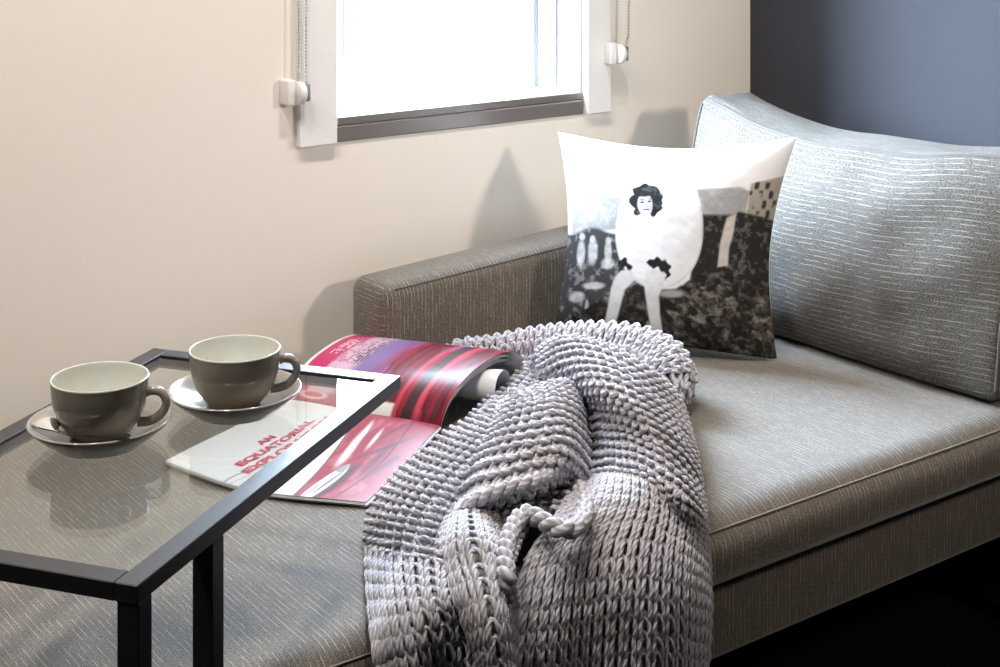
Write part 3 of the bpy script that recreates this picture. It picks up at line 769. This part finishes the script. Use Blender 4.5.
def lettering(txt, size, cx, cy, width, bold=.0):
    cu = bpy.data.curves.new('lettering', 'FONT'); cu.body = txt; cu.size = size; cu.align_x = 'CENTER'; cu.offset = bold; cu.extrude = .0; cu.space_character = 1.02
    o = bpy.data.objects.new('lettering', cu); COL.objects.link(o)
    dg = bpy.context.evaluated_depsgraph_get(); me = bpy.data.meshes.new_from_object(o.evaluated_get(dg)); bpy.data.objects.remove(o)
    co = np.zeros(len(me.vertices) * 3); me.vertices.foreach_get('co', co); co = co.reshape(-1, 3)
    w = np.ptp(co[:, 0]); co[:, 0] *= width / w
    a = (cx + co[:, 0]) / PWd; b = (cy - co[:, 1]) / PHt
    P = left_pos(a, b) - MO; P[:, 2] += .0006
    me.vertices.foreach_set('co', P.ravel()); me.update()
    bm = bmesh.new(); bm.from_mesh(me); bmesh.ops.recalc_face_normals(bm, faces=bm.faces); bm.to_mesh(me); bm.free()
    return obj('headline_lettering', me, M['red_ink'], lp, False)
lettering('AN', .018, .128, .084, .036, .0009)
lettering('EQUATORIAL', .018, .128, .106, .172, .0009)
lettering('EXPLORATION', .018, .132, .128, .200, .0009)

# right page arching over; spine at S0
def sp_at(b):
    return O0 + PWd * D + (b * PHt - skew(1, b))[..., None] * Ev
def arch(scale, s_end, lift0=.0, near=.066, far=.046):
    ss = np.array([0, .010, .030, .070, .125, .170, .202, .220, .224, .216, .200]); hh = np.array([0, .018, .036, .052, .060, .059, .051, .036, .020, .007, .002]) / .06
    T0 = np.linspace(0, 1, len(ss))
    def f(a, b):
        t = a * s_end
        x = np.interp(t, np.linspace(0, 1, 200), smooth_path(np.stack([ss, hh], 1), 200)[:, 0]); h = np.interp(t, np.linspace(0, 1, 200), smooth_path(np.stack([ss, hh], 1), 200)[:, 1])
        H = far + (near - far) * b
        P = sp_at(b) + (x * scale + .020 * (1 - b) * np.minimum(1, x / .05))[..., None] * D + (.024 * np.minimum(1, x / .2) * b)[..., None] * Ev
        P[..., 2] = SEAT + .005 + lift0 + h * H; return P
    return f
def right_col(a, b):
    x, y = a * 330, b * PHt * 1000
    c = np.ones(a.shape + (3,)) * RED; n = fbm(x / 90, y / 7, 13); n2 = fbm(x / 60, y / 22, 17)
    # printed bars running over the curl
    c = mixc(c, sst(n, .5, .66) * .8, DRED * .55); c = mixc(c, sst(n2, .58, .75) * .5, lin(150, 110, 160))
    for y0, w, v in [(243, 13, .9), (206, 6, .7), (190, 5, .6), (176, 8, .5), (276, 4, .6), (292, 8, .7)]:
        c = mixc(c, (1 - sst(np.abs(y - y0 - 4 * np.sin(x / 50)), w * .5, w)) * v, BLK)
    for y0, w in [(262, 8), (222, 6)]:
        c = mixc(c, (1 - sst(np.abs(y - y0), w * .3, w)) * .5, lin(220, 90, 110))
    # far third: violet then white text block then pink band
    m = 1 - sst(y, 120, 170); c = mixc(c, m * .9, lin(126, 108, 156)); c = mixc(c, m * sst(n2, .5, .7) * .6, lin(120, 90, 140))
    m = 1 - sst(y, 84, 110); c = mixc(c, m, lin(196, 164, 184))
    m = 1 - sst(y, 38 + .05 * x, 46 + .05 * x); c = mixc(c, m, PINK)
    m = 1 - sst(y, 5, 8); c = mixc(c, m, WHT)
    # small print, illegible
    row = np.floor(y / 6.2); glyph = (vnoise(x / 2.6 + row * 31, row * 7., 41) > .42) & (np.mod(y, 6.2) > 2.2) & (y > 46) & (y < 104) & (x > 95) & (x < 165 + 30 * np.sin(row * 2.3))
    c = mixc(c, glyph * (1 - sst(np.mod(row, 3), 0, 9)) * .85, lin(150, 40, 80)); glyph2 = glyph & (y > 76); c = mixc(c, glyph2 * .9, np.array([.08, .06, .08]))
    glyph3 = (vnoise(x / 3.4 + row * 17, row * 5., 43) > .45) & (np.mod(y, 6.2) > 2.4) & (y > 22) & (y < 44) & (x > 110) & (x < 170); c = mixc(c, glyph3 * .7, lin(245, 225, 235))
    # the flat strip by the spine: red door with handle far off, white paper nearer
    m = (1 - sst(a, .10, .12)); c = mixc(c, m * (1 - sst(y, 150, 156)), lin(170, 78, 88)); c = mixc(c, m * sst(y, 150, 156) * (1 - sst(y, 214, 220)), WHT)
    c = mixc(c, ell(x, y, 30, 60, 10, 26, .3) * m, lin(240, 210, 210)); c = mixc(c, ell(x, y, 30, 60, 6, 20, .3) * m, lin(190, 70, 80))
    return c
rp = sheet('right_page', arch(1., 1.), right_col, M['print_paper'], mag, n=(220, 260))
sheet('curled_page', arch(.965, .97, .0, .061, .042), lambda a, b: np.ones(a.shape + (3,)) * .74, M['print_paper'], mag, n=(60, 24))
sheet('curled_page', arch(.93, .94, .0, .056, .038), lambda a, b: np.ones(a.shape + (3,)) * .70, M['print_paper'], mag, n=(60, 24))
def roll_pos(a, b):
    th = -.5 + a * 4.6; r = (.029 - .006 * a) * (.45 + .55 * b)
    P = sp_at(b) + (.118 + r * np.cos(th))[..., None] * D + (.040 * b)[..., None] * Ev; P[..., 2] = SEAT + .005 + .028 * (.45 + .55 * b) + r * np.sin(th); return P
sheet('rolled_leaf', roll_pos, lambda a, b: np.ones(a.shape + (3,)) * .7, M['print_paper'], mag, n=(60, 24))

# ------------------------------------------------------------------ glass side table over the chaise
TZ = .65
nr = np.array([.4764, -1.0975]); ang = .6053; TL_, TW = .5423, .3209
tb = empty('side_table', (nr[0], nr[1], 0), ang)
tag(tb, 'slim black metal side table with clear glass top reaching over the chaise', 'table')
def tpart(name, bm, mat, smooth=False): return obj(name, bm_mesh(bm), mat, tb, smooth)
rw, rh = .0215, .0155
tf = bmesh.new()
for d in [(0, TL_, 0, rw), (0, TL_, TW - rw, TW), (0, rw, rw, TW - rw), (TL_ - rw, TL_, rw, TW - rw)]:
    box(d[0], d[1], d[2], d[3], TZ - rh, TZ, .0008, 1, bm=tf)
tpart('top_frame', tf, M['black_metal'])
tpart('glass_top', box(rw - .001, TL_ - rw + .001, rw - .001, TW - rw + .001, TZ - .0062, TZ - .0022), M['glass'])
for y in (0, TW - .02):
    for x in (.0015, .118):
        tpart('leg', box(x, x + .020, y, y + .020, .02, TZ - rh, .0008, 1), M['black_metal'])
tpart('base_frame', (lambda b: (box(0, TL_ * .8, 0, .02, 0, .02, .0008, 1, bm=b), box(0, TL_ * .8, TW - .02, TW, 0, .02, .0008, 1, bm=b), box(0, .02, .02, TW - .02, 0, .02, .0008, 1, bm=b))[0])(bmesh.new()), M['black_metal'])

# ------------------------------------------------------------------ cups, saucers, spoon
GZ = TZ - .0022
SS = np.array([1, 1, 1.22])
CS = np.array([1, 1, 1.12])
def make_saucer(c, label):
    s = empty('saucer', (c[0], c[1], GZ)); tag(s, label, 'saucer', 'grey saucers on the glass table')
    under = [(.0001, .002), (.035, .002), (.037, 0), (.042, 0), (.046, .0030), (.057, .0090), (.0655, .0150), (.0697, .0185), (.0704, .0196)]
    top = [(.0704, .0196), (.0698, .0206), (.0685, .0205), (.062, .0165), (.050, .0115), (.036, .0072), (.026, .0062), (.024, .0058), (.0001, .0058)]
    v, f = lathe(under, 80); v = v * SS; obj('underside', raw_mesh(v, f), M['glaze_grey_lit'], s)
    v, f = lathe(top, 80); v = v * SS; obj('dish', raw_mesh(v, f), M['glaze_grey'], s)
    return s
def make_cup(c, rz, label):
    z0 = GZ + .0072
    s = empty('coffee_cup', (c[0], c[1], z0), rz); tag(s, label, 'cup', 'grey coffee cups on the glass table')
    outer = [(.0001, .0016), (.022, .0016), (.0235, 0), (.0265, 0), (.0275, .0022), (.0335, .008), (.0405, .017), (.0452, .028), (.0473, .039), (.0480, .0485), (.0483, .0520)]
    inner = [(.0483, .0520), (.0479, .0531), (.0468, .0531), (.0460, .0515), (.0452, .040), (.0425, .026), (.036, .014), (.026, .0075), (.012, .006), (.0001, .006)]
    v, f = lathe(smooth_path(outer, 40), 80); v = v * CS; obj('bowl', raw_mesh(v, f), M['glaze_grey'], s)
    v, f = lathe(smooth_path(inner, 40), 80); v = v * CS; obj('lining', raw_mesh(v, f), M['glaze_cream'], s)
    P = smooth_path([(.0445, 0, .0415), (.052, 0, .0445), (.061, 0, .0430), (.0665, 0, .0360), (.0660, 0, .0270), (.059, 0, .0190), (.049, 0, .0150), (.0385, 0, .0145)], 40)
    v, f, u = tube(P, np.linspace(.0050, .0052, 40) - .0008 * np.sin(np.linspace(0, np.pi, 40)), 14, ref=np.array([0, 1., 0]))
    v = v * np.array([.975, 1.15, 1.03]) - np.array([0, 0, .001]); obj('handle', raw_mesh(v, f), M['glaze_grey'], s)
    return s
c1 = at(100, 423, GZ + .02); c2 = at(235, 392, GZ + .02)
make_saucer(c1, 'grey saucer holding a teaspoon under the cup nearer the camera')
make_saucer(c2, 'grey saucer without a spoon under the cup nearer the magazine')
cupdir = math.atan2(-FX, FY)       # towards the right of the view
make_cup(c1, cupdir + .05, 'grey-brown coffee cup with cream inside, on the saucer with the teaspoon')
make_cup(c2, cupdir + .25, 'grey-brown coffee cup with cream inside, on the saucer without a spoon')
# teaspoon
def make_spoon():
    rt = np.array([FY, -FX, 0]); tw = -np.array([FX, FY, 0])            # right and towards the viewer, from the cup's centre
    pt = lambda a, b, z: np.array([c1[0], c1[1], GZ + z + .002]) + rt * a + tw * b
    q = [pt(-.0655, -.004, .0245), pt(-.050, .012, .0235), pt(-.036, .030, .0225), pt(-.024, .043, .0245), pt(-.006, .054, .0255), pt(.018, .0585, .0262), pt(.044, .056, .0265)]
    P = smooth_path(q, 80); t = np.linspace(0, 1, 80)
    w = np.interp(t, [0, .02, .06, .14, .22, .29, .34, .42, .7, .95, 1.], [.0005, .004, .0100, .0135, .0120, .0065, .0026, .0022, .0030, .0042, .002])
    dip = np.interp(t, [0, .05, .17, .3, .36], [0, -.002, -.0055, -.0015, 0])
    T = np.gradient(P, axis=0); T /= np.linalg.norm(T, axis=1, keepdims=True); Bv = np.cross(T, [0, 0, 1.]); Bv /= np.linalg.norm(Bv, axis=1, keepdims=True)
    k = np.linspace(-1, 1, 13); V = P[:, None] + (w[:, None] * k)[..., None] * Bv[:, None]
    V[..., 2] -= dip[:, None] * (1 - k ** 2)
    V2 = V.copy(); V2[..., 2] -= .0012
    n, m = V.shape[:2]
    me = raw_mesh(np.concatenate([V.reshape(-1, 3), V2.reshape(-1, 3)]) - q[2], np.concatenate([grid_faces(n, m), grid_faces(n, m, off=n * m, flip=True)]))
    o = obj('teaspoon', me, M['steel']); o.location = q[2]; tag(o, 'small polished steel teaspoon lying on the rim of the nearer saucer', 'spoon')
make_spoon()

# ------------------------------------------------------------------ blind chains
def blind_chain(name, label, hold, strands, mirror=1):
    c = empty(name, tuple(hold)); tag(c, label, 'blind chain', 'bead chains of the window blind')
    balls = []
    bmb = bmesh.new(); bmesh.ops.create_icosphere(bmb, subdivisions=1, radius=.0021); bmb.verts.ensure_lookup_table()
    bv = np.array([tuple(v_.co) for v_ in bmb.verts]); bf = np.array([[v_.index for v_ in f_.verts] for f_ in bmb.faces]); bmb.free()
    P = smooth_path(strands, 600); L = np.concatenate([[0], np.cumsum(np.linalg.norm(np.diff(P, axis=0), axis=1))])
    s_ = np.arange(0, L[-1], .0056); pts = np.stack([np.interp(s_, L, P[:, i]) for i in range(3)], 1)
    V = (pts[:, None] + bv[None]).reshape(-1, 3); F = (bf[None] + (np.arange(len(pts)) * len(bv))[:, None, None]).reshape(-1, 3)
    ch = obj('bead_chain', raw_mesh(V, F), M['bead'], c)
    v, f, u = tube(P, .0006, 5); obj('cord', raw_mesh(v, f, u), M['bead'], ch)
    return c
# left one, its tensioner screwed to the edge of the trim
h = np.array([1.203, -.026, .866])
c = blind_chain('blind_chain', 'bead chain loop with white tensioner on the trim nearer the coffee cups', h,
                [(.010, .0, 1.1), (.010, -.0, .6), (.010, 0, .1), (.010, .0, .0), (.016, -.005, -.014), (.023, -.002, 0), (.024, 0, .1), (.027, 0, .6), (.028, 0, 1.1)])
def tensioner(c, side):
    bm = box(-.012, .004, -.004, .026, -.022, .02, .003, 3); obj('bracket', bm_mesh(bm), M['plastic'], c)
    v, f = lathe([(.0001, -.006), (.017, -.006), (.019, -.004), (.019, .004), (.017, .006), (.0001, .006)], 40)
    R_ = np.array(Matrix.Rotation(math.pi / 2, 3, 'Y'))
    v = v @ R_.T
    o = obj('tensioner_cap', raw_mesh(v, f), M['plastic'], c); o.location = (.010, -.003, -.002)
    bm = box(.016, .027, -.012, .008, -.016, .012, .003, 2); obj('guide', bm_mesh(bm), M['screw'], c)
tensioner(c, 1)
h = np.array([1.900, -.03, .886])
c = blind_chain('blind_chain', 'bead chain loop with white tensioner on the wall above the pillow', h,
                [(.006, .0, 1.1), (.006, 0, .6), (.006, 0, .1), (.006, 0, .01), (.014, -.004, -.012), (.024, 0, .0), (.032, 0, .025), (.037, 0, .08), (.040, 0, .5), (.042, 0, 1.1)])
tensioner(c, 1)
